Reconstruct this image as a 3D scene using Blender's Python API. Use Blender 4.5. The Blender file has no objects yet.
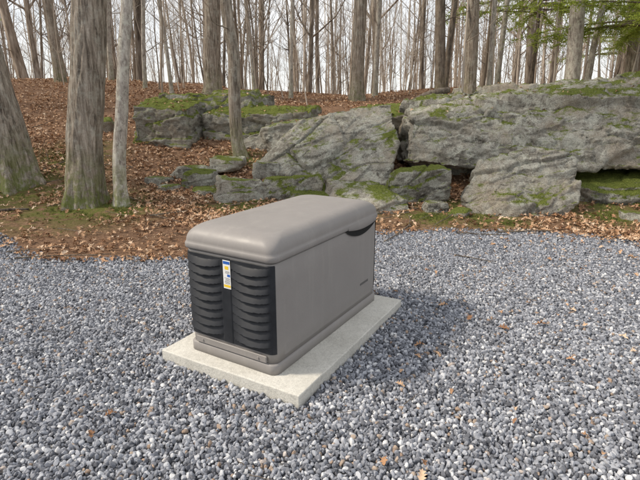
import bpy, bmesh, math, random
import numpy as np
from mathutils import Vector, noise, Matrix
random.seed(7); RNG=np.random.default_rng(11)
scene=bpy.context.scene
scene.view_settings.view_transform='Standard'
scene.view_settings.look='None'
scene.view_settings.exposure=0
COL=scene.collection

# ------------------------------------------------------------------ helpers
def link(o): COL.objects.link(o); return o
def mesh_obj(name,verts,faces,mat=None,smooth=True,parent=None,linkit=True):
    me=bpy.data.meshes.new(name); me.from_pydata([tuple(v) for v in verts],[],faces)
    me.validate(); me.update()
    if smooth: me.polygons.foreach_set('use_smooth',[True]*len(me.polygons))
    o=bpy.data.objects.new(name,me)
    if mat: me.materials.append(mat)
    if linkit: link(o)
    if parent: o.parent=parent
    return o
def empty(name,loc=(0,0,0),rz=0):
    o=bpy.data.objects.new(name,None); o.location=loc; o.rotation_euler=(0,0,rz); o.empty_display_size=.1
    return link(o)

class NT:
    def __init__(s,name):
        s.m=bpy.data.materials.new(name); s.m.use_nodes=True
        s.t=s.m.node_tree; s.n=s.t.nodes; s.b=s.n['Principled BSDF']
    def L(s,a,b): s.t.links.new(a,b)
    def coord(s,scale=(1,1,1),kind='Object'):
        c=s.n.new('ShaderNodeTexCoord'); mp=s.n.new('ShaderNodeMapping'); mp.inputs['Scale'].default_value=scale
        s.L(c.outputs[kind],mp.inputs[0]); return mp.outputs[0]
    def noise(s,vec,scale,detail=6,rough=.6,dist=0):
        x=s.n.new('ShaderNodeTexNoise'); x.inputs['Scale'].default_value=scale; x.inputs['Detail'].default_value=detail
        x.inputs['Roughness'].default_value=rough; x.inputs['Distortion'].default_value=dist
        s.L(vec,x.inputs['Vector']); return x.outputs['Fac']
    def vor(s,vec,scale,feature='F1',out='Distance'):
        x=s.n.new('ShaderNodeTexVoronoi'); x.feature=feature; x.inputs['Scale'].default_value=scale
        s.L(vec,x.inputs['Vector']); return x.outputs[out]
    def ramp(s,fac,stops,interp='LINEAR'):
        x=s.n.new('ShaderNodeValToRGB'); x.color_ramp.interpolation=interp
        e=x.color_ramp.elements
        while len(e)<len(stops): e.new(.5)
        for i,(p,c) in enumerate(stops):
            e[i].position=p
            e[i].color=(c,c,c,1) if isinstance(c,(int,float)) else (*c,1)
        s.L(fac,x.inputs[0]); return x.outputs[0]
    def mix(s,fac,a,b,mode='MIX'):
        x=s.n.new('ShaderNodeMix'); x.data_type='RGBA'; x.blend_type=mode
        for v,i in ((fac,0),(a,6),(b,7)):
            if isinstance(v,(int,float)): x.inputs[i].default_value=v if i==0 else (v,v,v,1)
            elif isinstance(v,tuple): x.inputs[i].default_value=(*v,1)
            else: s.L(v,x.inputs[i])
        return x.outputs[2]
    def math(s,op,a,b=0.,c=None):
        x=s.n.new('ShaderNodeMath'); x.operation=op
        for i,v in enumerate((a,b,c)):
            if v is None: continue
            if isinstance(v,(int,float)): x.inputs[i].default_value=v
            else: s.L(v,x.inputs[i])
        return x.outputs[0]
    def clamp(s,a):
        x=s.n.new('ShaderNodeClamp'); s.L(a,x.inputs[0]); return x.outputs[0]
    def normz(s):
        g=s.n.new('ShaderNodeNewGeometry'); sp=s.n.new('ShaderNodeSeparateXYZ'); s.L(g.outputs['Normal'],sp.inputs[0]); return sp.outputs[2]
    def rnd(s):
        return s.n.new('ShaderNodeObjectInfo').outputs['Random']
    def attr(s,name):
        a=s.n.new('ShaderNodeAttribute'); a.attribute_name=name; return a.outputs['Fac']
    def bump(s,h,strength=.5,dist=.01,prev=None):
        x=s.n.new('ShaderNodeBump'); x.inputs['Strength'].default_value=strength; x.inputs['Distance'].default_value=dist
        s.L(h,x.inputs['Height'])
        if prev is not None: s.L(prev,x.inputs['Normal'])
        return x.outputs[0]
    def done(s,col,rough=.8,nrm=None,spec=.3):
        if isinstance(col,tuple): s.b.inputs['Base Color'].default_value=(*col,1)
        else: s.L(col,s.b.inputs['Base Color'])
        if isinstance(rough,(int,float)): s.b.inputs['Roughness'].default_value=rough
        else: s.L(rough,s.b.inputs['Roughness'])
        s.b.inputs['Specular IOR Level'].default_value=spec
        if nrm is not None: s.L(nrm,s.b.inputs['Normal'])
        return s.m

# ------------------------------------------------------------------ materials
def mat_stone():
    t=NT('gravel_stone')
    col=t.ramp(t.rnd(),[(0,(.075,.078,.09)),(.2,(.15,.157,.178)),(.45,(.225,.235,.262)),(.72,(.315,.327,.36)),(.88,(.43,.44,.465)),(.95,(.64,.64,.64)),(.97,(.30,.21,.15)),(1,(.38,.31,.25))])
    return t.done(col,.7)
def mat_leaf():
    t=NT('dry_leaf')
    col=t.ramp(t.rnd(),[(0,(.17,.088,.05)),(.25,(.33,.18,.095)),(.5,(.47,.28,.155)),(.75,(.56,.37,.23)),(.93,(.66,.51,.37)),(1,(.42,.19,.085))])
    return t.done(col,.65,None,.25)
def mat_ground():
    t=NT('ground'); c=t.coord()
    v=t.vor(c,52,'F1','Color'); vd=t.vor(c,52,'F1','Distance')
    sep=t.n.new('ShaderNodeSeparateColor'); t.L(v,sep.inputs[0])
    g=t.ramp(sep.outputs[0],[(0,(.07,.073,.085)),(.5,(.19,.20,.225)),(.85,(.31,.32,.35)),(1,(.5,.5,.5))])
    g=t.mix(1,g,t.ramp(vd,[(.3,1.0),(.7,.4)]),'MULTIPLY')
    n=t.noise(c,2.2,5,.7); n2=t.noise(c,26,6,.78)
    d=t.ramp(n2,[(.3,(.075,.045,.03)),(.46,(.21,.12,.072)),(.62,(.37,.23,.14)),(.8,(.52,.38,.26))])
    d=t.mix(.5,d,t.ramp(n,[(.3,.5),(.65,1.0)]),'MULTIPLY')
    n3=t.noise(c,60,4,.7)
    ms=t.ramp(n3,[(.3,(.045,.06,.012)),(.6,(.15,.17,.035)),(.8,(.28,.28,.08))])
    mf=t.math('MULTIPLY',t.attr('moss'),t.ramp(t.noise(c,5,4,.7),[(.38,0.),(.55,.95)]))
    d=t.mix(mf,d,ms)
    gf=t.math('ADD',t.attr('gravel'),t.math('MULTIPLY',t.math('SUBTRACT',t.noise(c,7,4,.7),.5),.9))
    gf=t.ramp(gf,[(.42,0.),(.55,1.0)])
    col=t.mix(gf,d,g)
    nb=t.bump(n2,.8,.03); nb=t.bump(vd,.5,.01,nb)
    return t.done(col,.9,nb,.15)
def mat_rock(name,moss=.5,tone=1.0,lich=.5):
    t=NT(name); c=t.coord(); cs=t.coord((.5,.5,3.6))
    n1=t.noise(c,1.1,5,.65,.3); n2=t.noise(c,9,7,.78); ns=t.noise(cs,2.6,6,.72,.8)
    f=t.math('ADD',t.math('MULTIPLY',n1,.5),t.math('MULTIPLY',n2,.5))
    k=tone
    col=t.ramp(f,[(.34,(.085*k,.075*k,.06*k)),(.43,(.25*k,.23*k,.19*k)),(.52,(.42*k,.395*k,.335*k)),(.64,(.58*k,.555*k,.485*k))])
    col=t.mix(.7,col,t.ramp(ns,[(.36,.25),(.46,1.0)]),'MULTIPLY')
    ln=t.noise(c,3.7,7,.82,.4)
    lf=t.math('MULTIPLY',t.ramp(ln,[(.49,0.),(.56,1.0)]),lich)
    col=t.mix(lf,col,(.60*k,.595*k,.51*k))
    bs=t.ramp(n1,[(.50,0.),(.62,.55)])
    col=t.mix(bs,col,(.32*k,.245*k,.165*k),'MIX')
    sp=t.noise(c,75,3,.7)
    col=t.mix(.6,col,t.ramp(sp,[(.38,.3),(.54,1.0)]),'MULTIPLY')
    mn=t.noise(c,2.1,6,.75)
    mf=t.math('ADD',t.math('MULTIPLY',t.normz(),.5),t.math('MULTIPLY',mn,1.6))
    th=1.42-.5*moss
    mf=t.clamp(t.math('MULTIPLY',t.math('SUBTRACT',mf,th),6))
    mc=t.ramp(sp,[(.3,(.04,.055,.01)),(.5,(.14,.17,.03)),(.7,(.31,.33,.08))])
    col=t.mix(mf,col,mc)
    nb=t.bump(n2,1.0,.055); nb=t.bump(ns,.8,.05,nb); nb=t.bump(sp,.7,.01,nb)
    return t.done(col,.9,nb,.2)
def mat_bark(name,cols,sc=(14,14,2.2),lichen=0.,bd=.02):
    t=NT(name); c=t.coord(sc); c2=t.coord()
    n=t.noise(c,1,6,.7,.6); n2=t.noise(c2,40,3,.7)
    col=t.ramp(n,[(.32,cols[0]),(.5,cols[1]),(.68,cols[2])])
    col=t.mix(.4,col,t.ramp(n2,[(.3,.5),(.6,1.0)]),'MULTIPLY')
    if lichen>0:
        ln=t.noise(c2,7,5,.8,.3)
        col=t.mix(t.math('MULTIPLY',t.ramp(ln,[(.5,0.),(.6,1.0)]),lichen),col,(.54,.53,.45))
    a=t.attr('moss')
    col=t.mix(t.math('MULTIPLY',a,t.ramp(t.noise(c2,9,4,.7),[(.4,0.),(.55,1.0)])),col,(.16,.19,.04))
    return t.done(col,.9,t.bump(n,1.0,bd,t.bump(n2,.5,.006)),.15)
M_stone=mat_stone(); M_leaf=mat_leaf(); M_ground=mat_ground()
M_rock=mat_rock('gneiss_rock',.52,1.12,.7); M_rockm=mat_rock('mossy_rock',1.1,1.05,.6); M_rockd=mat_rock('dark_rock',.92,.95,.6)
M_oak=mat_bark('oak_bark',[(.075,.058,.045),(.32,.27,.215),(.56,.49,.41)],(22,22,2.2),.35,.045)
M_pale=mat_bark('lichen_bark',[(.15,.13,.11),(.41,.37,.32),(.62,.58,.51)],(20,20,6),.8,.012)
t=NT('far_bark_glare'); M_far=t.done(t.mix(.8,t.ramp(t.noise(t.coord((9,9,1.6)),1,3,.7),[(.35,(.15,.12,.095)),(.5,(.34,.285,.23)),(.65,(.54,.475,.40))]),t.ramp(t.rnd(),[(0,.3),(1,1.)]),'MULTIPLY'),.9,None,.1)  # base colour lightened to imitate sky glare; darkened at random per tree
M_dark=mat_bark('dark_bark',[(.04,.032,.026),(.15,.12,.092),(.28,.23,.18)],(18,18,3),.1,.012)
t=NT('far_twigs_glare'); M_twig=t.done(t.ramp(t.rnd(),[(0,(.15,.12,.09)),(.5,(.38,.32,.255)),(1,(.60,.54,.46))]),.85,None,.1)  # pale tones paint in bright sky bleeding over thin twigs

# ------------------------------------------------------------------ terrain
PY=[-300,0,5.6,7,8,9,10,11.5,13,15,17,20,30,60,120,300]
PZ=[0,0,0,.10,.28,.55,.85,1.25,1.55,1.9,2.15,2.25,2.15,1.7,1.0,0]
GX=[-40,-8,-4.6,-3.7,-3.1,-2.5,-1.3,-.4,.7,1.5,2.5,3.0,3.6,4.2,8,40]
GY=[6.5,6.3,5.8,5.35,4.75,4.5,4.55,5.1,5.55,5.65,5.7,5.5,5.25,5.15,5.0,5.0]
def gb(x): return np.interp(x,GX,GY)
def hz(x,y):
    z=float(np.interp(y,PY,PZ))
    s=1.0-.14*math.exp(-((x-.5)/3.5)**2)
    if x<-3: s+=.10*min(1,(-x-3)/5)
    if y>5.6:
        m=min(1,(y-5.6)/2)
        z=z*s+m*(.09*noise.noise(Vector((x*.5,y*.5,1)))+.035*noise.noise(Vector((x*1.9,y*1.9,3))))
    z+=.012*noise.noise(Vector((x*.9,y*.9,9)))
    return z
def axis(lo,hi,flo,fhi,fine,n):
    a=list(np.arange(flo,fhi,fine))
    l=[flo-(flo-lo)*(i/n)**2.2 for i in range(n,0,-1)]; r=[fhi+(hi-fhi)*(i/n)**2.2 for i in range(0,n+1)]
    return l+a+r
xs=axis(-250,250,-9,9,.09,26); ys=axis(-250,300,1,18,.09,26)
xs=sorted(set(np.round(xs,4))); ys=sorted(set(np.round(ys,4)))
V=[];G=[];MS=[]
moss_c=[(-3.4,6.7,.9),(-2.8,6.5,.5),(-5.2,7.6,1.3),(-1.2,7.0,.5),(.2,6.5,.5),(1.9,6.7,.5),(-4.6,9,.7),(-1.5,9.1,.4),(1.5,6.3,.4),(2.3,6.1,.4),(-5.6,6.6,.8),(3.9,6.4,.6)]
for y in ys:
    for x in xs:
        V.append((x,y,hz(x,y)))
        d=gb(x)-y+.16*noise.noise(Vector((x*1.6,y*1.6,0)))
        g=max(0,min(1,.5+d/.7))
        if y<-14 or abs(x)>16: g=0
        G.append(g)
        m=0
        for (a,b,r) in moss_c: m=max(m,1-math.hypot(x-a,y-b)/r*.6)
        MS.append(max(0,min(1,m*1.3)))
nx=len(xs); ny=len(ys)
F=[(j*nx+i,j*nx+i+1,(j+1)*nx+i+1,(j+1)*nx+i) for j in range(ny-1) for i in range(nx-1)]
ground=mesh_obj('ground',V,F,M_ground)
for nm,dat in (('gravel',G),('moss',MS)):
    a=ground.data.attributes.new(nm,'FLOAT','POINT'); a.data.foreach_set('value',dat)

# ------------------------------------------------------------------ instancing via geometry nodes
def scatter(name,points,protos,rmin,rmax,smin,smax,mat=None,seed=0):
    me=bpy.data.meshes.new(name); me.from_pydata([tuple(p) for p in points],[],[])
    o=link(bpy.data.objects.new(name,me))
    pc=bpy.data.collections.new(name+'_parts')
    for p in protos: pc.objects.link(p)
    ng=bpy.data.node_groups.new(name,'GeometryNodeTree')
    ng.interface.new_socket('Geometry',in_out='INPUT',socket_type='NodeSocketGeometry')
    ng.interface.new_socket('Geometry',in_out='OUTPUT',socket_type='NodeSocketGeometry')
    N=ng.nodes; gi=N.new('NodeGroupInput'); go=N.new('NodeGroupOutput')
    mp=N.new('GeometryNodeMeshToPoints'); ip=N.new('GeometryNodeInstanceOnPoints')
    ci=N.new('GeometryNodeCollectionInfo'); ci.inputs['Collection'].default_value=pc
    ci.inputs['Separate Children'].default_value=True; ci.inputs['Reset Children'].default_value=True
    r=N.new('FunctionNodeRandomValue'); r.data_type='FLOAT_VECTOR'; r.inputs[0].default_value=rmin; r.inputs[1].default_value=rmax; r.inputs['Seed'].default_value=seed
    s=N.new('FunctionNodeRandomValue'); s.data_type='FLOAT'; s.inputs[2].default_value=smin; s.inputs[3].default_value=smax; s.inputs['Seed'].default_value=seed+5
    l=ng.links.new
    l(gi.outputs[0],mp.inputs['Mesh']); l(mp.outputs[0],ip.inputs['Points']); l(ci.outputs[0],ip.inputs['Instance'])
    ip.inputs['Pick Instance'].default_value=True
    l(r.outputs[0],ip.inputs['Rotation']); l(s.outputs[1],ip.inputs['Scale']); l(ip.outputs[0],go.inputs[0])
    m=o.modifiers.new('instances','NODES'); m.node_group=ng
    return o

# pad frame
PAD=(-.165,2.95); PA=math.radians(60.3); PL,PW=1.43,.96
GA=math.radians(59)
def in_pad(x,y,m=0):
    dx,dy=x-PAD[0],y-PAD[1]
    u=dx*math.cos(PA)+dy*math.sin(PA); w=-dx*math.sin(PA)+dy*math.cos(PA)
    return abs(u)<PL/2+m and abs(w)<PW/2+m

# gravel stones
protos=[]
for k in range(10):
    bm=bmesh.new(); bmesh.ops.create_icosphere(bm,subdivisions=2,radius=.0145)
    rs=np.random.default_rng(k)
    pl=[Vector(rs.normal(size=3)).normalized() for _ in range(10)]; dd=[.0075+.005*rs.random() for _ in range(10)]
    sc=Vector((1.35,.95,.72)) if k%2 else Vector((1.1,1.0,.8))
    for v in bm.verts:
        for p,d in zip(pl,dd):
            e=v.co.dot(p)-d
            if e>0: v.co-=p*e*.97
        v.co=Vector((v.co.x*sc.x,v.co.y*sc.y,v.co.z*sc.z))*.92
    me=bpy.data.meshes.new('gravel_stone'); bm.to_mesh(me); bm.free(); me.materials.append(M_stone)
    protos.append(bpy.data.objects.new('gravel_stone',me))
pts=[]
sp=.0158
yy=1.0
while yy<6.5:
    half=.74*yy+.55
    n=int(2*half/sp)
    xr=-half+np.arange(n)*sp+RNG.uniform(-.008,.008,n); yr=yy+RNG.uniform(-.008,.008,n)
    for x,y in zip(xr,yr):
        b=gb(x)+.16*noise.noise(Vector((x*1.6,y*1.6,0)))
        if y>b+.2: continue
        e=b-y
        if e<.3 and random.random()>.35+e*2.2: continue
        if in_pad(x,y,.004): continue
        pts.append((x,y,.012*noise.noise(Vector((x*.9,y*.9,9)))+random.uniform(.001,.011)))
    yy+=sp
PI2=6.283
gravel=scatter('gravel',pts,protos,(0,0,0),(PI2,PI2,PI2),.5,1.3)

# leaves
def leaf_proto(k):
    rs=random.Random(k); L=.045; n=9; v=[];f=[]
    for i in range(n+1):
        u=i/n; w=.019*math.sin(math.pi*min(1,u*1.02))**.7*(1+.45*(1 if i%2 else -1)*(u<.95))
        if i==0: w=.0012
        if i==n: w=.002
        cu=rs.uniform(-.003,.003)+.012*rs.uniform(.2,1)*math.sin(u*3.1)
        side=.012*(w/.02)**2*rs.uniform(.2,1.6)
        x=(u-.5)*2*L
        v+= [(x,-w,cu+side),(x,0,cu),(x,w,cu+side*rs.uniform(.3,1))]
    for i in range(n):
        a=3*i; f+=[(a,a+3,a+4,a+1),(a+1,a+4,a+5,a+2)]
    return mesh_obj('dry_leaf',v,f,M_leaf,True,None,False)
lp=[leaf_proto(i) for i in range(7)]
pts=[]
tries=0
while len(pts)<46000 and tries<420000:
    tries+=1
    y=4.4+13.5*random.random()**1.25; x=random.uniform(-1,1)*(.76*y+1.0)
    b=gb(x)
    if y<b-.12: continue
    e=y-b
    dens=.18 if e<1.3 and x<-.5 else 1
    if x>.3 and x<3.2 and e<.8: dens=.3
    dens*= .3+1.1*(noise.noise(Vector((x*1.1,y*1.1,5)))+.4)
    if y<8:
        for (a,c,r) in moss_c:
            if math.hypot(x-a,y-c)<r*.8: dens*=.25
    if random.random()>dens: continue
    pts.append((x,y,hz(x,y)+random.uniform(.015,.028)))
leaves=scatter('leaf_litter',pts,lp,(-.6,-.6,0),(.6,.6,PI2),.4,1.1)
pts=[(.68,2.2,.03),(.43,1.68,.03),(1.05,3.1,.03),(.6,3.6,.03),(1.3,3.2,.03),(-.1,4.3,.03),(1.5,3.0,.03),(.95,2.05,.03)]
for _ in range(105):
    y=random.uniform(1.6,5.6); x=random.uniform(-.75,.9)*y
    if x<.1*y and random.random()<.7: continue
    if in_pad(x,y,.03): continue
    pts.append((x,y,.024))
for _ in range(480):
    x=random.gauss(3.9,.7); y=random.gauss(5.35,.3)
    if y>3.8: pts.append((x,y,.02+random.random()*.03))
scatter('fallen_leaves',pts,lp,(-.35,-.35,0),(.35,.35,PI2),.35,.9,seed=3)

# grass / moss tufts
t=NT('moss_tuft'); M_tuft=t.done(t.ramp(t.rnd(),[(0,(.07,.09,.02)),(.6,(.17,.20,.04)),(1,(.34,.33,.1))]),.8)
def tuft(k):
    rs=random.Random(k+50); v=[];f=[]
    for i in range(14):
        a=rs.uniform(0,6.28); r=rs.uniform(0,.02); h=rs.uniform(.012,.04); w=.0022
        x,y=r*math.cos(a),r*math.sin(a); b=len(v); q=rs.uniform(0,3.14); lx,ly=rs.uniform(-.02,.02),rs.uniform(-.02,.02)
        v+=[(x-w*math.cos(q),y-w*math.sin(q),-.003),(x+w*math.cos(q),y+w*math.sin(q),-.003),(x+lx,y+ly,h)]; f.append((b,b+1,b+2))
    return mesh_obj('moss_tuft',v,f,M_tuft,False,None,False)
pts=[]
for (a,c,r) in moss_c:
    for _ in range(int(1000*r)):
        x=random.gauss(a,r*.4); y=random.gauss(c,r*.4)
        if noise.noise(Vector((x*3,y*3,2)))<-.05 or y<gb(x)-.1: continue
        pts.append((x,y,hz(x,y)))
scatter('moss_and_grass',pts,[tuft(i) for i in range(4)],(-.1,-.1,0),(.1,.1,PI2),.5,1.2)

# ------------------------------------------------------------------ rocks
def chash(v):
    s=math.sin(v.x*12.9898+v.y*78.233+v.z*37.719)*43758.5453
    return s-math.floor(s)
ROCKTOPS=[]
def rock(name,hulls,voxel=.03,mat=None,amp=.1,tilt=(.15,-.1),seed=0,sx=1.0,leafy=0):
    bm=bmesh.new()
    for h in hulls:
        vs=[bm.verts.new(p) for p in h]
        r=bmesh.ops.convex_hull(bm,input=vs)
        dl=list(set(g for g in r['geom_interior'] if isinstance(g,bmesh.types.BMVert)))
        if dl: bmesh.ops.delete(bm,geom=dl,context='VERTS')
    bmesh.ops.recalc_face_normals(bm,faces=bm.faces)
    me=bpy.data.meshes.new(name); bm.to_mesh(me); bm.free()
    o=link(bpy.data.objects.new(name,me))
    m=o.modifiers.new('r','REMESH'); m.mode='VOXEL'; m.voxel_size=voxel
    dg=bpy.context.evaluated_depsgraph_get()
    me2=bpy.data.meshes.new_from_object(o.evaluated_get(dg)); o.modifiers.clear(); o.data=me2
    me2.name=name
    R=Matrix.Rotation(tilt[0],3,'X')@Matrix.Rotation(tilt[1],3,'Y')
    off=Vector((seed*3.1,seed*1.7,seed*.9))
    nor=[v.normal.copy() for v in me2.vertices]
    for v,n in zip(me2.vertices,nor):
        p=v.co; q=R@p+off
        w=Vector((noise.noise(q*1.3),noise.noise(q*1.3+Vector((9,0,0))),noise.noise(q*1.3+Vector((0,9,0)))))*.12
        q1=(q+w); q1=Vector((q1.x*.6*sx,q1.y*.6*sx,q1.z*2.0*sx))
        d,P=noise.voronoi(q1)
        a=chash(P[0])-.5; e=d[1]-d[0]
        rel=q1-P[0]; g=Vector((chash(P[0]*1.3)-.5,chash(P[0]*1.7)-.5,chash(P[0]*2.1)-.5))
        q2=Vector((q.x*2.2,q.y*2.2,q.z*6))*sx+w*2
        d2,P2=noise.voronoi(q2)
        b=chash(P2[0])-.5; e2=d2[1]-d2[0]
        rel2=q2-P2[0]; g2=Vector((chash(P2[0]*1.3)-.5,chash(P2[0]*1.7)-.5,chash(P2[0]*2.1)-.5))
        disp=a*.8*min(1,e*22)+rel.dot(g)*.6-.32*max(0,1-e*22)+(b*.30+rel2.dot(g2)*.3)*min(1,e2*16)-.12*max(0,1-e2*16)
        disp+=.14*noise.fractal(q*2.2,1.0,2.1,4)+.13*noise.fractal(q*11,1.0,2.1,3)
        v.co=p+n*(disp*amp)
        if leafy and n.z>.85 and random.random()<leafy: ROCKTOPS.append((v.co.x,v.co.y,v.co.z+.012))
    me2.polygons.foreach_set('use_smooth',[True]*len(me2.polygons)); me2.materials.clear(); me2.materials.append(mat or M_rock); me2.update()
    return o
def block(c,s,rz=0,jit=.15,seed=0,top=None):
    rs=random.Random(seed); out=[]
    for i in (-1,1):
        for j in (-1,1):
            for k in (-1,1):
                x=i*s[0]*(1+rs.uniform(-jit,jit)); y=j*s[1]*(1+rs.uniform(-jit,jit)); z=k*s[2]*(1+rs.uniform(-jit,jit))
                if k>0: x*=.82; y*=.82
                out.append((c[0]+x*math.cos(rz)-y*math.sin(rz),c[1]+x*math.sin(rz)+y*math.cos(rz),c[2]+z))
    for i in range(5):
        a=rs.uniform(0,6.28); out.append((c[0]+s[0]*1.12*math.cos(a),c[1]+s[1]*1.12*math.sin(a),c[2]+s[2]*rs.uniform(-.5,.8)))
    return out
slabA=[(1.4,8.0,.60),(2.1,7.55,.56),(3.4,7.3,.56),(4.5,7.1,.56),(6.6,6.6,.58),(1.55,8.35,1.3),(2.2,8.5,1.44),(3.0,8.45,1.54),(4.4,8.0,1.68),(6.9,7.3,1.87),
       (1.6,9.3,1.5),(3.0,9.7,1.8),(4.8,9.6,1.98),(7.2,9.5,2.06),(1.5,9.6,.4),(7.5,9.6,.4)]
baseB=[(1.6,8.3,-.3),(2.4,8.1,-.3),(4,7.9,-.3),(6.8,7.4,-.3),(1.6,8.35,.75),(4,8.0,.75),(6.8,7.5,.75),(1.6,9.3,-.3),(6.8,9.3,-.3),(6.8,9.3,.8),(1.6,9.3,.8)]
slabR=[(7,6.3,-.3),(10.5,6.0,-.3),(7,6.6,1.6),(7.2,7.4,1.95),(10.5,7.2,1.7),(10.5,9.5,1.8),(7,9.5,2.0),(7,9.5,-.3),(10.5,9.5,-.3)]
slabC=[(4.9,6.9,.60),(6.9,6.5,.60),(5.0,7.25,1.5),(5.2,7.7,1.92),(7.0,7.1,1.98),(7.0,9,2.1),(5.3,9.2,2.05),(5,9,.6),(7,9,.6)]
rock('rock_outcrop',[slabA,baseB,slabR,slabC],.03,M_rock,.20,(.12,-.14),1,1.0,.006)
rock('mossy_ledge',[[(3.75,6.9,-.2),(5,6.55,-.2),(7,6.2,-.2),(3.8,7.0,.33),(5,6.75,.40),(7,6.4,.48),(3.8,7.9,.5),(7,7.6,.55),(3.8,7.9,-.2),(7,7.6,-.2)]],.028,M_rockm,.12,(.1,-.1),2)
rock('boulder',[[(2.02,6.75,.22),(2.22,6.33,-.08),(2.68,6.18,-.12),(3.2,6.2,-.12),(3.58,6.5,.3),(3.64,6.9,.78),(2.95,6.95,.88),(2.3,6.95,.68),(2.2,7.6,-.1),(3.6,7.7,-.1),(2.45,6.4,.2),(3.32,6.4,.25),(3.3,7.4,.8)]],.022,M_rock,.10,(.3,.3),3,1.2)
rock('boulder',[[(-.55,8.0,.35),(.2,7.7,.25),(1.05,7.65,.25),(-1.1,8.45,.5),(-.35,8.7,1.2),(.62,8.8,1.42),(1.25,8.8,1.5),(1.3,8.1,.85),(-.8,9.5,.3),(1.35,9.5,.3),(.9,9.4,1.45),(.1,8.1,.72)]],.025,M_rock,.12,(.3,.5),4,1.0)
rock('mossy_boulder',[block((1.45,7.25,.22),(.46,.3,.33),.1,.25,4)],.022,M_rockm,.09,(.1,.2),5,1.4)
rock('mossy_boulder',[block((-1.22,7.3,.2),(.38,.25,.22),.2,.25,6)],.022,M_rock,.08,(.1,.2),6,1.6)
rock('mossy_boulder',[block((-.4,7.4,.22),(.6,.3,.22),-.1,.25,7),block((-.1,7.1,.12),(.4,.25,.16),.3,.25,8)],.022,M_rockm,.08,(.1,.2),7,1.6)
rock('rock_slab',[[(.0,6.85,0),(.3,6.55,-.1),(1.0,6.35,-.1),(1.28,6.5,.05),(1.22,6.68,.2),(.75,7.05,.42),(.1,7.25,.4),(.3,6.7,.2),(.8,6.48,.15),(.1,7.5,0),(1.3,7.4,0)]],.022,M_rock,.07,(.4,.2),8,1.5)
for i,(c,s) in enumerate([((-1.95,7.9,.3),(.24,.2,.14)),((-2.2,8.3,.4),(.3,.2,.1)),((-1.65,8.6,.5),(.3,.25,.12)),((-1.75,7.5,.17),(.26,.2,.08)),((-2.7,8.0,.26),(.2,.15,.06)),((-.9,8.2,.4),(.25,.2,.14)),((1.9,6.4,.03),(.16,.12,.08)),((1.6,6.65,.06),(.2,.15,.1)),((4.2,6.15,.03),(.3,.2,.11)),((.5,6.1,0),(.12,.1,.05)),((-2.4,7.6,.2),(.16,.12,.06))]):
    rock('field_stone',[block(c,s,i*.7,.3,20+i)],.02,M_rock if i%3 else M_rockd,.05,(.2,.1),20+i,2.0)
rock('rock_ledge',[[(-3.75,9.75,.4),(-2.6,9.6,.4),(-3.7,9.85,1.5),(-2.65,9.7,1.42),(-3.6,10.8,1.7),(-2.4,10.8,1.65),(-3.75,11,.4),(-2.4,11,.4)],
      [(-2.4,10.1,.4),(-1.2,9.9,.4),(-.2,9.9,.4),(-2.4,10.2,1.3),(-.3,10.1,1.35),(-2.4,10.9,1.55),(0,10.9,1.5),(-2.5,11,.4),(0,11,.4)],
      [(-3.5,10.5,1.4),(-1.4,10.5,1.4),(-3.4,10.6,1.74),(-1.5,10.6,1.72),(-3.2,11.6,1.8),(-1,11.5,1.75),(-1,11.5,1.2),(-3.2,11.6,1.2)]],.03,M_rockd,.17,(.05,.05),9,1.0,.02)
rock('boulder',[[(-1.9,9.5,.45),(-.9,9.2,.35),(-.3,9.2,.4),(-1.5,9.7,.95),(-.8,9.5,1.08),(.2,9.6,1.25),(.3,9.3,.5),(-1.8,10.3,.5),(.3,10.3,.6),(0,10.2,1.3)]],.028,M_rock,.12,(.3,.3),10,1.2,.02)
rock('rock_ledge',[[(.9,9.4,.5),(2.2,9.4,.5),(.9,9.5,1.3),(2.3,9.5,1.45),(1.0,10.6,1.5),(2.4,10.8,1.55),(1,10.8,.5),(2.4,10.8,.5)]],.034,M_rockd,.14,(.05,.05),12,1.0,.04)
rock('boulder',[block((-4.9,10.6,1.0),(.45,.3,.2),0,.2,31)],.03,M_rockd,.1,(.1,.1),13)
scatter('leaves_on_rocks',ROCKTOPS,lp,(-.5,-.5,0),(.5,.5,PI2),.45,1.0,seed=8)

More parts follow.
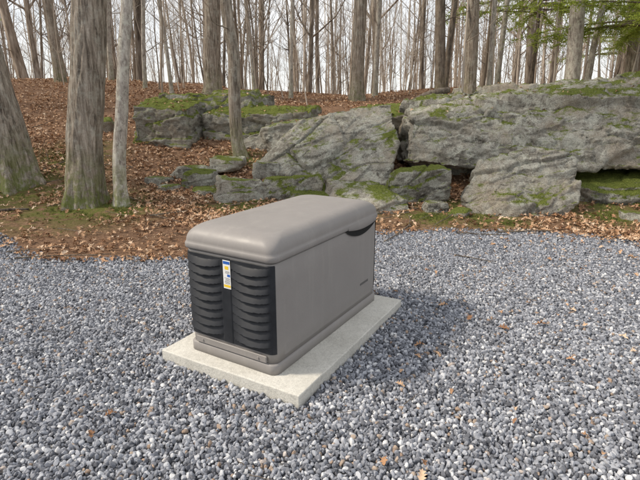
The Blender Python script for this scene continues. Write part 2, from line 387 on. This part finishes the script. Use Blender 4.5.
# ------------------------------------------------------------------ trees
class MB:
    def __init__(s): s.v=[];s.f=[];s.m=[]
    def tube(s,P,R,n,moss=None,ridge=0,flare=None,seed=0):
        P=[Vector(p) for p in P]; b0=len(s.v)
        T=(P[1]-P[0]).normalized(); ref=Vector((1,0,0)) if abs(T.x)<.8 else Vector((0,1,0))
        U=T.cross(ref).normalized()
        for i,(p,r) in enumerate(zip(P,R)):
            T=(P[min(i+1,len(P)-1)]-P[max(i-1,0)]).normalized()
            U=(U-T*U.dot(T)).normalized(); W=T.cross(U)
            for k in range(n):
                a=2*math.pi*k/n; c,sn=math.cos(a),math.sin(a)
                rr=r
                if ridge:
                    q=Vector((c*r*14,sn*r*14,p.z*1.6+seed))
                    rr*=1+ridge*(abs(noise.noise(q))*2-.4+ .6*noise.noise(Vector((c*r*30,sn*r*30,p.z*5+seed))))
                    rr*=1+.05*noise.noise(Vector((c*1.2,sn*1.2,p.z*.8+seed)))
                if flare:
                    h=p.z-flare[0]
                    if h<flare[1]*3: rr*=1+flare[2]*math.exp(-max(h,-.1)/flare[1]*1.6)*(.55+.75*max(0,math.sin(a*flare[3]+seed))**1.5)
                d=U*c+W*sn
                s.v.append(p+d*rr); s.m.append(0 if moss is None else max(0,min(1,moss*(1-(p.z-(flare[0] if flare else 0))/.9))))
        for i in range(len(P)-1):
            for k in range(n):
                a=b0+i*n+k; b=b0+i*n+(k+1)%n; s.f.append((a,b,b+n,a+n))
        s.f.append(tuple(b0+(len(P)-1)*n+k for k in range(n)))
    def obj(s,name,mat,linkit=True):
        o=mesh_obj(name,s.v,s.f,mat,True,None,linkit)
        a=o.data.attributes.new('moss','FLOAT','POINT'); a.data.foreach_set('value',s.m); return o
def branch(mb,p,d,L,r,lvl,rs,up=.12,n=(5,4,3,3),kids=(7,5,3),wig=.22):
    seg=5 if lvl<2 else 3
    P=[Vector(p)]; R=[r]; d=Vector(d).normalized()
    for i in range(seg):
        d=(d+Vector((rs.uniform(-wig,wig),rs.uniform(-wig,wig),rs.uniform(-wig,wig)+up))).normalized()
        P.append(P[-1]+d*L/seg); R.append(max(.0022,r*(1-.82*(i+1)/seg)))
    mb.tube(P,R,n[min(lvl,3)])
    if lvl<len(kids):
        for k in range(kids[lvl]):
            t=rs.uniform(.25,1)*seg; i=min(seg-1,int(t)); q=P[i].lerp(P[i+1],t-i)
            dd=(P[i+1]-P[i]).normalized(); a=Vector((rs.gauss(0,1),rs.gauss(0,1),rs.gauss(.25,.7))).normalized()
            branch(mb,q,(dd*.75+a*.75),L*rs.uniform(.3,.55),R[i]*.5,lvl+1,rs,up,n,kids,wig)
def tree(name,path,r0,H,mat,seed,nside=14,bstart=4.0,nb=16,ridge=.0,moss=None,flare=(.35,.45,3),low=0,kids=(6,4),linkit=True,fine=.5):
    rs=random.Random(seed); mb=MB()
    base=Vector(path[0]); P=[base+Vector((0,0,-.25))]
    pts=[Vector(p) for p in path]; d=(pts[-1]-pts[-2]).normalized(); d=(d*.6+Vector((0,0,.6))).normalized()
    while pts[-1].z<base.z+H:
        d=(d+Vector((rs.uniform(-.05,.05),rs.uniform(-.05,.05),.03))).normalized(); pts.append(pts[-1]+d*1.3)
    out=[P[0]]
    for i in range(len(pts)-1):
        p0=pts[max(i-1,0)];p1=pts[i];p2=pts[i+1];p3=pts[min(i+2,len(pts)-1)]
        st=fine if pts[i].z<base.z+4 else 1.0
        m=max(1,int((p2-p1).length/st))
        for k in range(m):
            t=k/m
            out.append(.5*((2*p1)+(-p0+p2)*t+(2*p0-5*p1+4*p2-p3)*t*t+(-p0+3*p1-3*p2+p3)*t**3))
    out.append(pts[-1])
    R=[max(.012,r0*(1-.9*max(0,(p.z-base.z))/H*1.0)**.8) for p in out]
    mb.tube(out,R,nside,moss,ridge,(base.z,flare[1],flare[0],flare[2]) if flare else None,seed)
    for k in range(nb+low):
        z=base.z+(rs.uniform(bstart,H*.97) if k<nb else rs.uniform(1.2,bstart))
        i=min(range(len(out)),key=lambda j:abs(out[j].z-z)); p=out[i]; r=R[i]
        a=rs.uniform(0,6.283); f=(z-base.z)/H
        if k<nb: L=H*.25*(1.15-f)*rs.uniform(.7,1.2); rb=min(r*.45,.08)
        else: L=rs.uniform(.5,1.5); rb=min(r*.3,.014)
        branch(mb,p,(math.cos(a),math.sin(a),rs.uniform(.3,1.1) if k<nb else rs.uniform(-.1,.5)),L,rb,0 if k<nb else 1,rs,kids=kids)
    return mb.obj(name,mat,linkit)
def gz(x,y): return hz(x,y)
z0=gz(-3.39,6.9)
tree('oak_tree',[(-3.42,6.9,z0),(-3.34,6.92,z0+.8),(-3.2,6.95,z0+1.7),(-3.05,7.0,z0+2.9),(-2.95,7.05,z0+4.5)],.24,17,M_oak,1,110,6,16,.075,.9,(.46,.42,5),fine=.045,low=1)
z0=gz(-2.81,6.75)
tree('birch_tree',[(-2.83,6.75,z0),(-2.80,6.75,z0+.6),(-2.68,6.76,z0+1.4),(-2.60,6.78,z0+2.0),(-2.48,6.8,z0+2.8),(-2.45,6.8,z0+4)],.09,12,M_pale,2,36,5,12,.03,.7,(.5,.25,4),fine=.06,low=2)
z0=gz(-4.95,7.8)
tree('oak_tree',[(-4.95,7.8,z0),(-5.0,7.8,z0+.7),(-5.13,7.8,z0+1.6),(-5.3,7.8,z0+3),(-5.4,7.8,z0+5)],.34,18,M_oak,3,110,6,16,.065,.8,(.35,.45,5),fine=.05)
z0=gz(-1.51,9.2)
tree('maple_tree',[(-1.50,9.2,z0),(-1.56,9.2,z0+.35),(-1.57,9.2,z0+1.0),(-1.55,9.2,z0+1.8),(-1.64,9.2,z0+2.7),(-1.6,9.2,z0+4.5)],.115,13,M_oak,4,40,5,12,.04,.5,(.6,.25,4),fine=.06,low=1)
mids=[('oak_tree',-3.2,15,.24,-3.05,M_oak,.5),('maple_tree',1.1,15,.19,1.16,M_oak,.4),('oak_tree',3.1,13,.13,2.95,M_dark,.3),('oak_tree',3.35,13.6,.08,3.5,M_dark,.3),('maple_tree',4.16,14,.17,4.07,M_oak,.3),
 ('birch_tree',4.75,14.2,.07,4.7,M_pale,.3),('oak_tree',6.48,13,.18,6.35,M_pale,.3),('maple_tree',7.1,13.5,.07,7.3,M_pale,.3),('maple_tree',-5.2,15,.06,-5.0,M_pale,.3),('birch_tree',-4.3,14.6,.055,-4.5,M_pale,.3),
 ('maple_tree',-.9,15.5,.06,-.8,M_pale,.3),('birch_tree',1.75,16,.08,1.8,M_pale,.3),('maple_tree',-2.2,17,.07,-2.4,M_pale,.3),('maple_tree',-8.2,16,.16,-8.3,M_oak,.3),('birch_tree',-7.0,17,.08,-6.8,M_pale,.3),('maple_tree',5.6,16,.08,5.7,M_pale,.3),('oak_tree',9.2,15,.18,9.1,M_oak,.3)]
for i,(nm,x,y,r,x2,m,fl) in enumerate(mids):
    z=gz(x,y)
    tree(nm,[(x,y,z),(x+(x2-x)*.3,y,z+1.2),(x2,y,z+3),(x2*1.01,y,z+5)],r*1.05,15+i%4,m,40+i,16,3.6,14,.02,.4,(fl,.3,4),low=3,kids=(5,3),fine=.3)
# forest
fp=[]
for k in range(7):
    rs=random.Random(k+200); lean=rs.uniform(-.7,.7)
    o=tree('forest_tree',[(0,0,0),(lean*.2+rs.uniform(-.15,.15),0,2),(lean*.6,rs.uniform(-.1,.1),5),(lean,0,8)],[.05,.07,.09,.06,.13,.05,.08][k],[12,14,16,12,17,11,15][k],[M_far,M_twig,M_far,M_twig,M_far,M_twig,M_far][k],300+k,6,2.4,16,0,None,(.2,.3,3),low=4,kids=(4,3),linkit=False,fine=.8)
    fp.append(o)
pts=[]
for _ in range(240):
    y=17+50*random.random()**1.1; x=random.uniform(-1,1)*(.78*y+3)
    pts.append((x,y,gz(x,y)-.1))
for _ in range(150):
    y=random.uniform(55,105); x=random.uniform(-1,1)*(.74*y+2)
    pts.append((x,y,gz(x,y)-.1))
for _ in range(24):
    x=random.uniform(-22,22); y=random.uniform(-32,-14); pts.append((x,y,0))
for _ in range(34):  # rest of the wood left of view, unseen, added to dapple the slope
    y=random.uniform(5,17); x=-(.78*y+random.uniform(1.2,11)); pts.append((x,y,gz(x,y)-.1))
for _ in range(14):
    y=random.uniform(6,17); x=(.78*y+random.uniform(3,11)); pts.append((x,y,gz(x,y)-.1))
scatter('forest_trees',pts,fp,(-.05,-.05,0),(.05,.05,PI2),.75,1.3)
sp_=[]
for k in range(5):
    rs=random.Random(k+500); mb=MB(); H=[3.5,5,6.5,4.2,7][k]; r=[.014,.02,.03,.017,.034][k]
    P=[Vector((0,0,-.1))]; d=Vector((rs.uniform(-.1,.1),rs.uniform(-.1,.1),1)).normalized()
    for i in range(9):
        d=(d+Vector((rs.uniform(-.09,.09),rs.uniform(-.09,.09),.05))).normalized(); P.append(P[-1]+d*H/9)
    R=[r*(1-.85*i/9) for i in range(10)]; mb.tube(P,R,5)
    for j in range(13):
        i=rs.randint(2,8); a=rs.uniform(0,6.28)
        branch(mb,P[i],(math.cos(a),math.sin(a),rs.uniform(.3,1.2)),H*rs.uniform(.12,.28),R[i]*.5,0,rs,n=(3,3,3,3),kids=(3,2))
    sp_.append(mb.obj('sapling',M_twig,False))
pts=[]
for _ in range(430):
    y=13+38*random.random()**1.2; x=random.uniform(-1,1)*(.78*y+1)
    if y<14.5 and random.random()<.6: continue
    pts.append((x,y,gz(x,y)))
scatter('understory_saplings',pts,sp_,(-.14,-.14,0),(.14,.14,PI2),.6,1.2,seed=9)

# hemlocks with needle sprays
t=NT('hemlock_needles')
M_need=t.done(t.ramp(t.noise(t.coord(),3,3),[(.35,(.12,.17,.03)),(.55,(.26,.33,.06)),(.7,(.42,.46,.12))]),.6)
tr=t.n.new('ShaderNodeBsdfTranslucent'); tr.inputs[0].default_value=(.40,.48,.08,1); ms=t.n.new('ShaderNodeMixShader'); ms.inputs[0].default_value=.5
t.L(t.b.outputs[0],ms.inputs[1]); t.L(tr.outputs[0],ms.inputs[2]); t.L(ms.outputs[0],t.n['Material Output'].inputs[0])
def pine(name,x,y,r,H,z1,seed,nb=46,reach=3.2,dens=16,pw=1.5):
    rs=random.Random(seed); z=gz(x,y); root=empty(name,(0,0,0)); mb=MB()
    P=[Vector((x,y,z-.2+i*H/12)) for i in range(13)]; mb.tube(P,[r*(1-.85*i/12) for i in range(13)],12)
    nv=[];nf=[]
    for k in range(nb):
        h=z1+(H*.97-z1)*rs.random()**pw; a=rs.uniform(0,6.283); L=reach*(1.1-.8*(h-z1)/(H-z1))*rs.uniform(.7,1.1)
        d=Vector((math.cos(a),math.sin(a),.12)).normalized(); p=Vector((x,y,z+h)); Q=[p]
        for i in range(6):
            d=(d+Vector((rs.uniform(-.1,.1),rs.uniform(-.1,.1),-.05))).normalized(); Q.append(Q[-1]+d*L/6)
        mb.tube(Q,[.022*(1-.8*i/6) for i in range(7)],4)
        for j in range(int(L*dens)):
            tt=rs.uniform(.2,1)*6; i=min(5,int(tt)); q=Q[i].lerp(Q[i+1],tt-i)
            sd=Vector((rs.gauss(0,1),rs.gauss(0,1),rs.gauss(-.2,.4))).normalized(); sl=rs.uniform(.15,.55)
            for m in range(8):
                c=q+sd*sl*m/8
                for _ in range(2):
                    e=(sd*.5+Vector((rs.gauss(0,1),rs.gauss(0,1),rs.gauss(0,.6)))).normalized()*rs.uniform(.05,.1)
                    w=e.cross(Vector((rs.gauss(0,1),rs.gauss(0,1),1))).normalized()*.011
                    b=len(nv); nv+=[c-w,c+w,c+e]; nf.append((b,b+1,b+2))
    o=mb.obj('trunk',M_dark); o.parent=root
    mesh_obj('needles',nv,nf,M_need,False,root)
pine('hemlock_tree',7.7,12.2,.08,12,1.95,1,100,3.0,20,2.6)
pine('hemlock_tree',6.6,15.8,.07,11,2.2,5,60,2.6,14,2.2)
pine('hemlock_tree',-15.5,22,.16,15,3.3,2,60,3.6,10,2.0)
pine('hemlock_tree',15,25,.16,14,1.8,3,60,3.2,10,2.0)

# fallen log + twigs
mb=MB()
mb.tube([(1.75,9.55,1.55),(2.0,9.5,1.66),(2.25,9.5,1.74),(2.45,9.55,1.77)],[.05,.07,.065,.05],14,None,.05)
mb.obj('fallen_log',M_dark)
mb=MB(); rs=random.Random(5)
def twig(x,y,a,L,r,zz=None,mbb=None):
    P=[]
    for i in range(6):
        px=x+math.cos(a)*L*i/5+rs.uniform(-.02,.02)*L; py=y+math.sin(a)*L*i/5+rs.uniform(-.02,.02)*L
        P.append((px,py,(hz(px,py)+.02+r) if zz is None else zz+rs.uniform(-.003,.006)))
    mb.tube(P,[r*(1-.5*i/5) for i in range(6)],6)
for _ in range(120):
    y=rs.uniform(5.2,14); x=rs.uniform(-.75,.5)*y
    if y<gb(x): continue
    twig(x,y,rs.uniform(0,6.28),rs.uniform(.2,.9),rs.uniform(.004,.012))
twig(-3.0,4.5,.15,.9,.008,.03); twig(-3.2,4.7,.4,.5,.006,.03); twig(1.35,4.6,-.6,.4,.006,.03); twig(-4.9,6.3,.3,.9,.03,.09); twig(2.1,5.5,.1,.7,.01,.03); twig(1.6,5.45,-.1,.6,.008,.03)
for _ in range(40):
    y=rs.uniform(1.5,5); x=rs.uniform(-.7,.75)*y
    if in_pad(x,y,.15): continue
    twig(x,y,rs.uniform(0,6.28),rs.uniform(.04,.16),rs.uniform(.0015,.003),.026)
mb.obj('fallen_twigs',M_dark)

# ------------------------------------------------------------------ concrete pad
t=NT('concrete'); c=t.coord()
n=t.noise(c,3,5,.7); n2=t.noise(c,45,4,.75); n3=t.noise(c,160,2,.6)
col=t.ramp(n,[(.3,(.52,.50,.445)),(.7,(.69,.67,.61))]); col=t.mix(.45,col,t.ramp(n2,[(.3,.62),(.6,1.0)]),'MULTIPLY')
col=t.mix(.3,col,t.ramp(n3,[(.35,.4),(.5,1.0)]),'MULTIPLY')
M_conc=t.done(col,.85,t.bump(n2,.6,.006,t.bump(n3,.4,.002)),.25)
bm=bmesh.new(); bmesh.ops.create_cube(bm,size=1); bmesh.ops.scale(bm,vec=(PL,PW,.12),verts=bm.verts)
bmesh.ops.bevel(bm,geom=list(bm.edges),offset=.007,segments=3,affect='EDGES',profile=.5)
bmesh.ops.subdivide_edges(bm,edges=[e for e in bm.edges if e.calc_length()>.3],cuts=40,use_grid_fill=True)
for v in bm.verts:
    v.co+=Vector((noise.noise(v.co*9),noise.noise(v.co*9+Vector((5,0,0))),noise.noise(v.co*6+Vector((0,5,0)))))*.0025
me=bpy.data.meshes.new('concrete_pad'); bm.to_mesh(me); bm.free(); me.materials.append(M_conc)
pad=link(bpy.data.objects.new('concrete_pad',me)); pad.location=(PAD[0],PAD[1],.012); pad.rotation_euler=(0,0,PA)
PT=.072

# ------------------------------------------------------------------ generator
t=NT('taupe_enclosure'); c=t.coord(); n=t.noise(c,260,2,.6); n2=t.noise(c,5,4,.7); n4=t.noise(t.coord((14,14,1.5)),1,4,.7)
col=t.mix(.45,(.275,.256,.242),t.ramp(n2,[(.3,.78),(.7,1.0)]),'MULTIPLY')
col=t.mix(.25,col,t.ramp(n,[(.35,.75),(.65,1.0)]),'MULTIPLY')
col=t.mix(t.ramp(n4,[(.52,0.),(.75,.25)]),col,(.38,.355,.32))
M_gen=t.done(col,t.ramp(n2,[(.3,.42),(.7,.58)]),t.bump(n,.25,.0008),.4)
t=NT('charcoal_plastic'); c=t.coord(); n=t.noise(c,300,2); n2=t.noise(c,12,4,.7)
M_char=t.done(t.ramp(n2,[(.3,(.016,.0175,.021)),(.7,(.028,.030,.035))]),.5,t.bump(n,.2,.0006),.25)
t=NT('dark_gap'); M_gap=t.done((.012,.012,.012),.8)
t=NT('label_white'); M_lw=t.done(t.ramp(t.noise(t.coord(),90,3),[(.3,(.7,.7,.68)),(.7,(.82,.82,.8))]),.4)
t=NT('label_blue'); M_lb=t.done((.03,.12,.45),.4)
t=NT('label_yellow'); M_ly=t.done((.8,.55,.04),.4)
t=NT('label_ink'); M_li=t.done((.04,.04,.045),.5)
gen=empty('standby_generator',(-.175,2.965,PT),GA)
GL,GW=1.25,.61; HL,HW=GL/2,GW/2; ZS=.63; ZT=.775
def rr(hl,hw,r,n=8):
    out=[]
    for (cx,cy,a0) in ((hl-r,hw-r,0),(-hl+r,hw-r,90),(-hl+r,-hw+r,180),(hl-r,-hw+r,270)):
        for i in range(n+1):
            a=math.radians(a0+90*i/n); out.append((cx+r*math.cos(a),cy+r*math.sin(a)))
    return out
def loft(name,secs,mat,cap=True,zf=None):
    v=[];f=[];n=None
    for (hl,hw,r,z) in secs:
        o=rr(hl,hw,r); n=len(o)
        for (x,y) in o: v.append((x,y,z+(zf(x,y,z) if zf else 0)))
    for i in range(len(secs)-1):
        for k in range(n):
            a=i*n+k;b=i*n+(k+1)%n; f.append((a,b,b+n,a+n))
    if cap:
        f.append(tuple(range((len(secs)-1)*n,len(secs)*n))); f.append(tuple(reversed(range(n))))
    o=mesh_obj(name,v,f,mat,True,gen)
    return o
R0=.045
loft('skirt',[(HL+.002,HW+.002,R0,.0),(HL+.008,HW+.008,R0,.003),(HL+.008,HW+.008,R0,.052),(HL+.002,HW+.002,R0,.060),(HL-.02,HW-.02,R0,.060)],M_gen)
loft('body',[(HL-.004,HW-.004,R0,.05),(HL-.001,HW-.001,R0,.12),(HL,HW,R0,.3),(HL,HW,R0,.5),(HL-.001,HW-.001,R0,ZS-.016),(HL-.006,HW-.006,R0,ZS-.010)],M_gen)
loft('seam_gasket',[(HL-.012,HW-.012,R0,ZS-.03),(HL-.012,HW-.012,R0,ZS+.01)],M_gap)
secs=[(HL-.01,HW-.01,R0,ZS-.003),(HL+.006,HW+.006,R0+.004,ZS-.004),(HL+.012,HW+.012,R0+.005,ZS+.003),(HL+.013,HW+.013,R0+.006,ZS+.022),(HL+.010,HW+.010,R0+.006,ZS+.030),(HL+.007,HW+.007,R0+.006,ZS+.034)]
for i in range(1,15):
    a=math.radians(90*i/14)
    secs.append((HL+.007-.125*(1-math.cos(a))**1.2,HW+.007-.09*(1-math.cos(a))**1.2,R0+.008+.06*(1-math.cos(a)),ZS+.034+(ZT-.016-ZS-.034)*math.sin(a)))
l=secs[-1]
for k in (.85,.65,.4,.15): secs.append((l[0]*k,l[1]*k,l[2]*k,l[3]+.012*(1-k**2)))
loft('lid',secs,M_gen)
for s in (-1,1):
    v=[];f=[]
    nx_,nz_=40,20
    for j in range(nz_+1):
        for i in range(nx_+1):
            x=-HL+.09+(GL-.16)*i/nx_; z=.085+(ZS-.15)*j/nz_
            ex=min(i,nx_-i)/nx_; ez=min(j,nz_-j)/nz_
            e=min(1,min(ex*14,ez*9)); off=-.002+.007*(e*e*(3-2*e))
            v.append((x,s*(HW+off),z))
    for j in range(nz_):
        for i in range(nx_):
            a=j*(nx_+1)+i; q=(a,a+1,a+nx_+2,a+nx_+1); f.append(q if s<0 else q[::-1])
    mesh_obj('side_panel',v,f,M_gen,True,gen)
    N=28; x0,x1=.16,.57; dip=.056
    v=[];f=[]
    for i in range(N+1):
        u=i/N; x=x0+(x1-x0)*u; w=(math.sin(math.pi*min(1,u*.92))**.9)
        for (oy,dz) in ((.0125,.022),(.0135+.004*w,.010),(.014+.008*w,-.004-.40*dip*w),(.009+.004*w,-.007-.45*dip*w),(.001,-.006-.42*dip*w)):
            v.append((x,s*(HW+oy),ZS+.002+dz))
    for i in range(N):
        for k in range(4):
            a=i*5+k; q=(a,a+5,a+6,a+1); f.append(q if s>0 else q[::-1])
    mesh_obj('latch_handle',v,f,M_gen,True,gen)
    v=[];f=[]
    for i in range(N+1):
        u=i/N; x=x0-.02+(x1-x0+.02)*u; w=math.sin(math.pi*min(1,u*.95))**.7
        v+=[(x,s*(HW+.0062),ZS-.004),(x,s*(HW+.0062),ZS-.006-dip*1.2*w)]
    for i in range(N): f.append((2*i,2*i+2,2*i+3,2*i+1))
    mesh_obj('handle_recess_shade',v,f,M_gap,False,gen)  # flat near-black strip painting the shade of a handle scoop
t=NT('badge_grey'); M_bad=t.done((.13,.125,.12),.45)
bm=bmesh.new()
for i in range(7):
    r=bmesh.ops.create_cube(bm,size=1); bmesh.ops.scale(bm,vec=(.013,.003,.015),verts=r['verts']); bmesh.ops.translate(bm,vec=(-.054+.018*i,0,0),verts=r['verts'])
me=bpy.data.meshes.new('badge'); bm.to_mesh(me); bm.free(); me.materials.append(M_bad); b=link(bpy.data.objects.new('badge',me)); b.parent=gen; b.location=(.42,-HW-.0060,.20)
def endpanel(name,sign):
    r=R0
    path=[(-(HL-r)-r*math.cos(math.radians(a)),(HW-r)+r*math.sin(math.radians(a)),-math.cos(math.radians(a)),math.sin(math.radians(a))) for a in np.linspace(80,0,9)]
    nf=72
    for i in range(1,nf): path.append((-HL,(HW-r)-(GW-2*r)*i/nf,-1,0))
    path+=[(-(HL-r)-r*math.cos(math.radians(a)),-(HW-r)-r*math.sin(math.radians(a)),-math.cos(math.radians(a)),-math.sin(math.radians(a))) for a in np.linspace(0,62,9)]
    S=[0]
    for i in range(1,len(path)): S.append(S[-1]+math.hypot(path[i][0]-path[i-1][0],path[i][1]-path[i-1][1]))
    T=S[-1]; zlo,zhi=.115,ZS-.02; NZ=9*14
    rows=9
    v=[];f=[]
    def off(s,z):
        q=s/T
        d=abs(q-.5)*T
        if d<.030: return .006
        if d<.036: return .006-.003*(d-.030)/.006
        k=(d-.036)/(T/2-.036-.03)
        if k>1 or k<0: return .004
        env=max(0,math.sin(math.pi*min(1,k*.98+.01)))**.6
        zz=(z-(zlo+.03))/(zhi-zlo-.045)
        zz=zz*rows+.40*env-.2
        if zz<0 or zz>rows: return .004
        t=1-(zz-math.floor(zz))
        p=(t/.78)**.9 if t<.78 else max(0,1-(t-.78)/.10)
        return .003+.024*env*p
    for j in range(NZ+1):
        z=zlo+(zhi-zlo)*j/NZ
        for (x,y,nx0,ny0),s in zip(path,S):
            o=off(s,z)
            if j in (0,NZ): o=-.001
            v.append((sign*(x+nx0*o),y+ny0*o,z))
    n=len(path)
    for j in range(NZ):
        for i in range(n-1):
            a=j*n+i; q=(a,a+1,a+n+1,a+n); f.append(q if sign>0 else q[::-1])
    return mesh_obj(name,v,f,M_char,False,gen)
endpanel('louver_panel',1); endpanel('rear_louver_panel',-1)
def quad(name,y0,y1,z0,z1,o,m):
    x=-HL-o; mesh_obj(name,[(x,y0,z0),(x,y1,z0),(x,y1,z1),(x,y0,z1)],[(0,3,2,1)],m,False,gen)
lc=-.005; lw=.0255
quad('label',lc-lw,lc+lw,.44,.60,.0072,M_lw)
quad('label_print',lc-lw*.9,lc+lw*.9,.578,.594,.0079,M_lb); quad('label_print',lc-lw*.9,lc-lw*.1,.508,.522,.0079,M_lb); quad('label_print',lc-lw*.9,lc+lw*.9,.448,.462,.0079,M_ly); quad('label_print',lc-lw*.5,lc+lw*.5,.548,.567,.0079,M_ly)
for i in range(7): 
    z=.468+i*.0052; quad('label_print',lc-lw*.8,lc+lw*random.uniform(.2,.8),z,z+.0016,.0079,M_li)
for i in range(3):
    z=.527+i*.005; quad('label_print',lc-lw*.8,lc+lw*random.uniform(.2,.8),z,z+.0016,.0079,M_li)
bm=bmesh.new()
for (cx,cy,cz,sx,sy,sz) in ((-HL-.006,0,.086,.012,GW-.10,.040),):
    r=bmesh.ops.create_cube(bm,size=1); bmesh.ops.scale(bm,vec=(sx,sy,sz),verts=r['verts']); bmesh.ops.translate(bm,vec=(cx,cy,cz),verts=r['verts'])
bmesh.ops.bevel(bm,geom=list(bm.edges),offset=.004,segments=3,affect='EDGES')
for y in (-.2,.2):
    r=bmesh.ops.create_cone(bm,cap_ends=True,segments=12,radius1=.008,radius2=.006,depth=.006); bmesh.ops.rotate(bm,matrix=Matrix.Rotation(-math.pi/2,3,'Y'),verts=r['verts']); bmesh.ops.translate(bm,vec=(-HL-.0145,y,.086),verts=r['verts'])
me=bpy.data.meshes.new('base_trim'); bm.to_mesh(me); bm.free(); me.materials.append(M_gen); b=link(bpy.data.objects.new('base_trim',me)); b.parent=gen

# ------------------------------------------------------------------ light, sky, camera
EL,AZ=44,-92   # sun elevation; azimuth clockwise from +Y (north)
d=Vector((math.sin(math.radians(AZ))*math.cos(math.radians(EL)),math.cos(math.radians(AZ))*math.cos(math.radians(EL)),math.sin(math.radians(EL))))
sun=bpy.data.lights.new('sun','SUN'); sun.energy=3.9; sun.angle=math.radians(7); sun.color=(1,.90,.76)
so=link(bpy.data.objects.new('sun',sun)); so.rotation_euler=d.to_track_quat('Z','Y').to_euler(); so.location=(-5,5,12)
w=bpy.data.worlds.new('World'); scene.world=w; w.use_nodes=True
nt=w.node_tree; sky=nt.nodes.new('ShaderNodeTexSky'); sky.sky_type='NISHITA'; sky.sun_disc=False
sky.sun_elevation=math.radians(EL); sky.sun_rotation=math.radians(AZ); sky.dust_density=1.5; sky.air_density=1.0; sky.ozone_density=1
# thin high cloud veil mixed over the clear sky
tc=nt.nodes.new('ShaderNodeTexCoord'); mpn=nt.nodes.new('ShaderNodeMapping'); mpn.inputs['Scale'].default_value=(1,1,3)
cn=nt.nodes.new('ShaderNodeTexNoise'); cn.inputs['Scale'].default_value=1.6; cn.inputs['Detail'].default_value=4
cr=nt.nodes.new('ShaderNodeValToRGB'); cr.color_ramp.elements[0].position=.3; cr.color_ramp.elements[0].color=(.5,.5,.5,1); cr.color_ramp.elements[1].position=.7; cr.color_ramp.elements[1].color=(.88,.88,.88,1)
mx=nt.nodes.new('ShaderNodeMix'); mx.data_type='RGBA'; mx.inputs[7].default_value=(8.2,8.2,8.2,1)
L=nt.links.new
L(tc.outputs['Generated'],mpn.inputs[0]); L(mpn.outputs[0],cn.inputs['Vector']); L(cn.outputs['Fac'],cr.inputs[0]); L(cr.outputs[0],mx.inputs[0]); L(sky.outputs[0],mx.inputs[6])
L(mx.outputs[2],nt.nodes['Background'].inputs[0]); nt.nodes['Background'].inputs[1].default_value=.15
cam=bpy.data.cameras.new('camera'); co=link(bpy.data.objects.new('camera',cam)); co.location=(0,0,1.45)
co.rotation_euler=(math.radians(90-15.4),0,0); cam.lens=27.06; cam.sensor_width=36; cam.clip_end=1000; cam.clip_start=.05
scene.camera=co
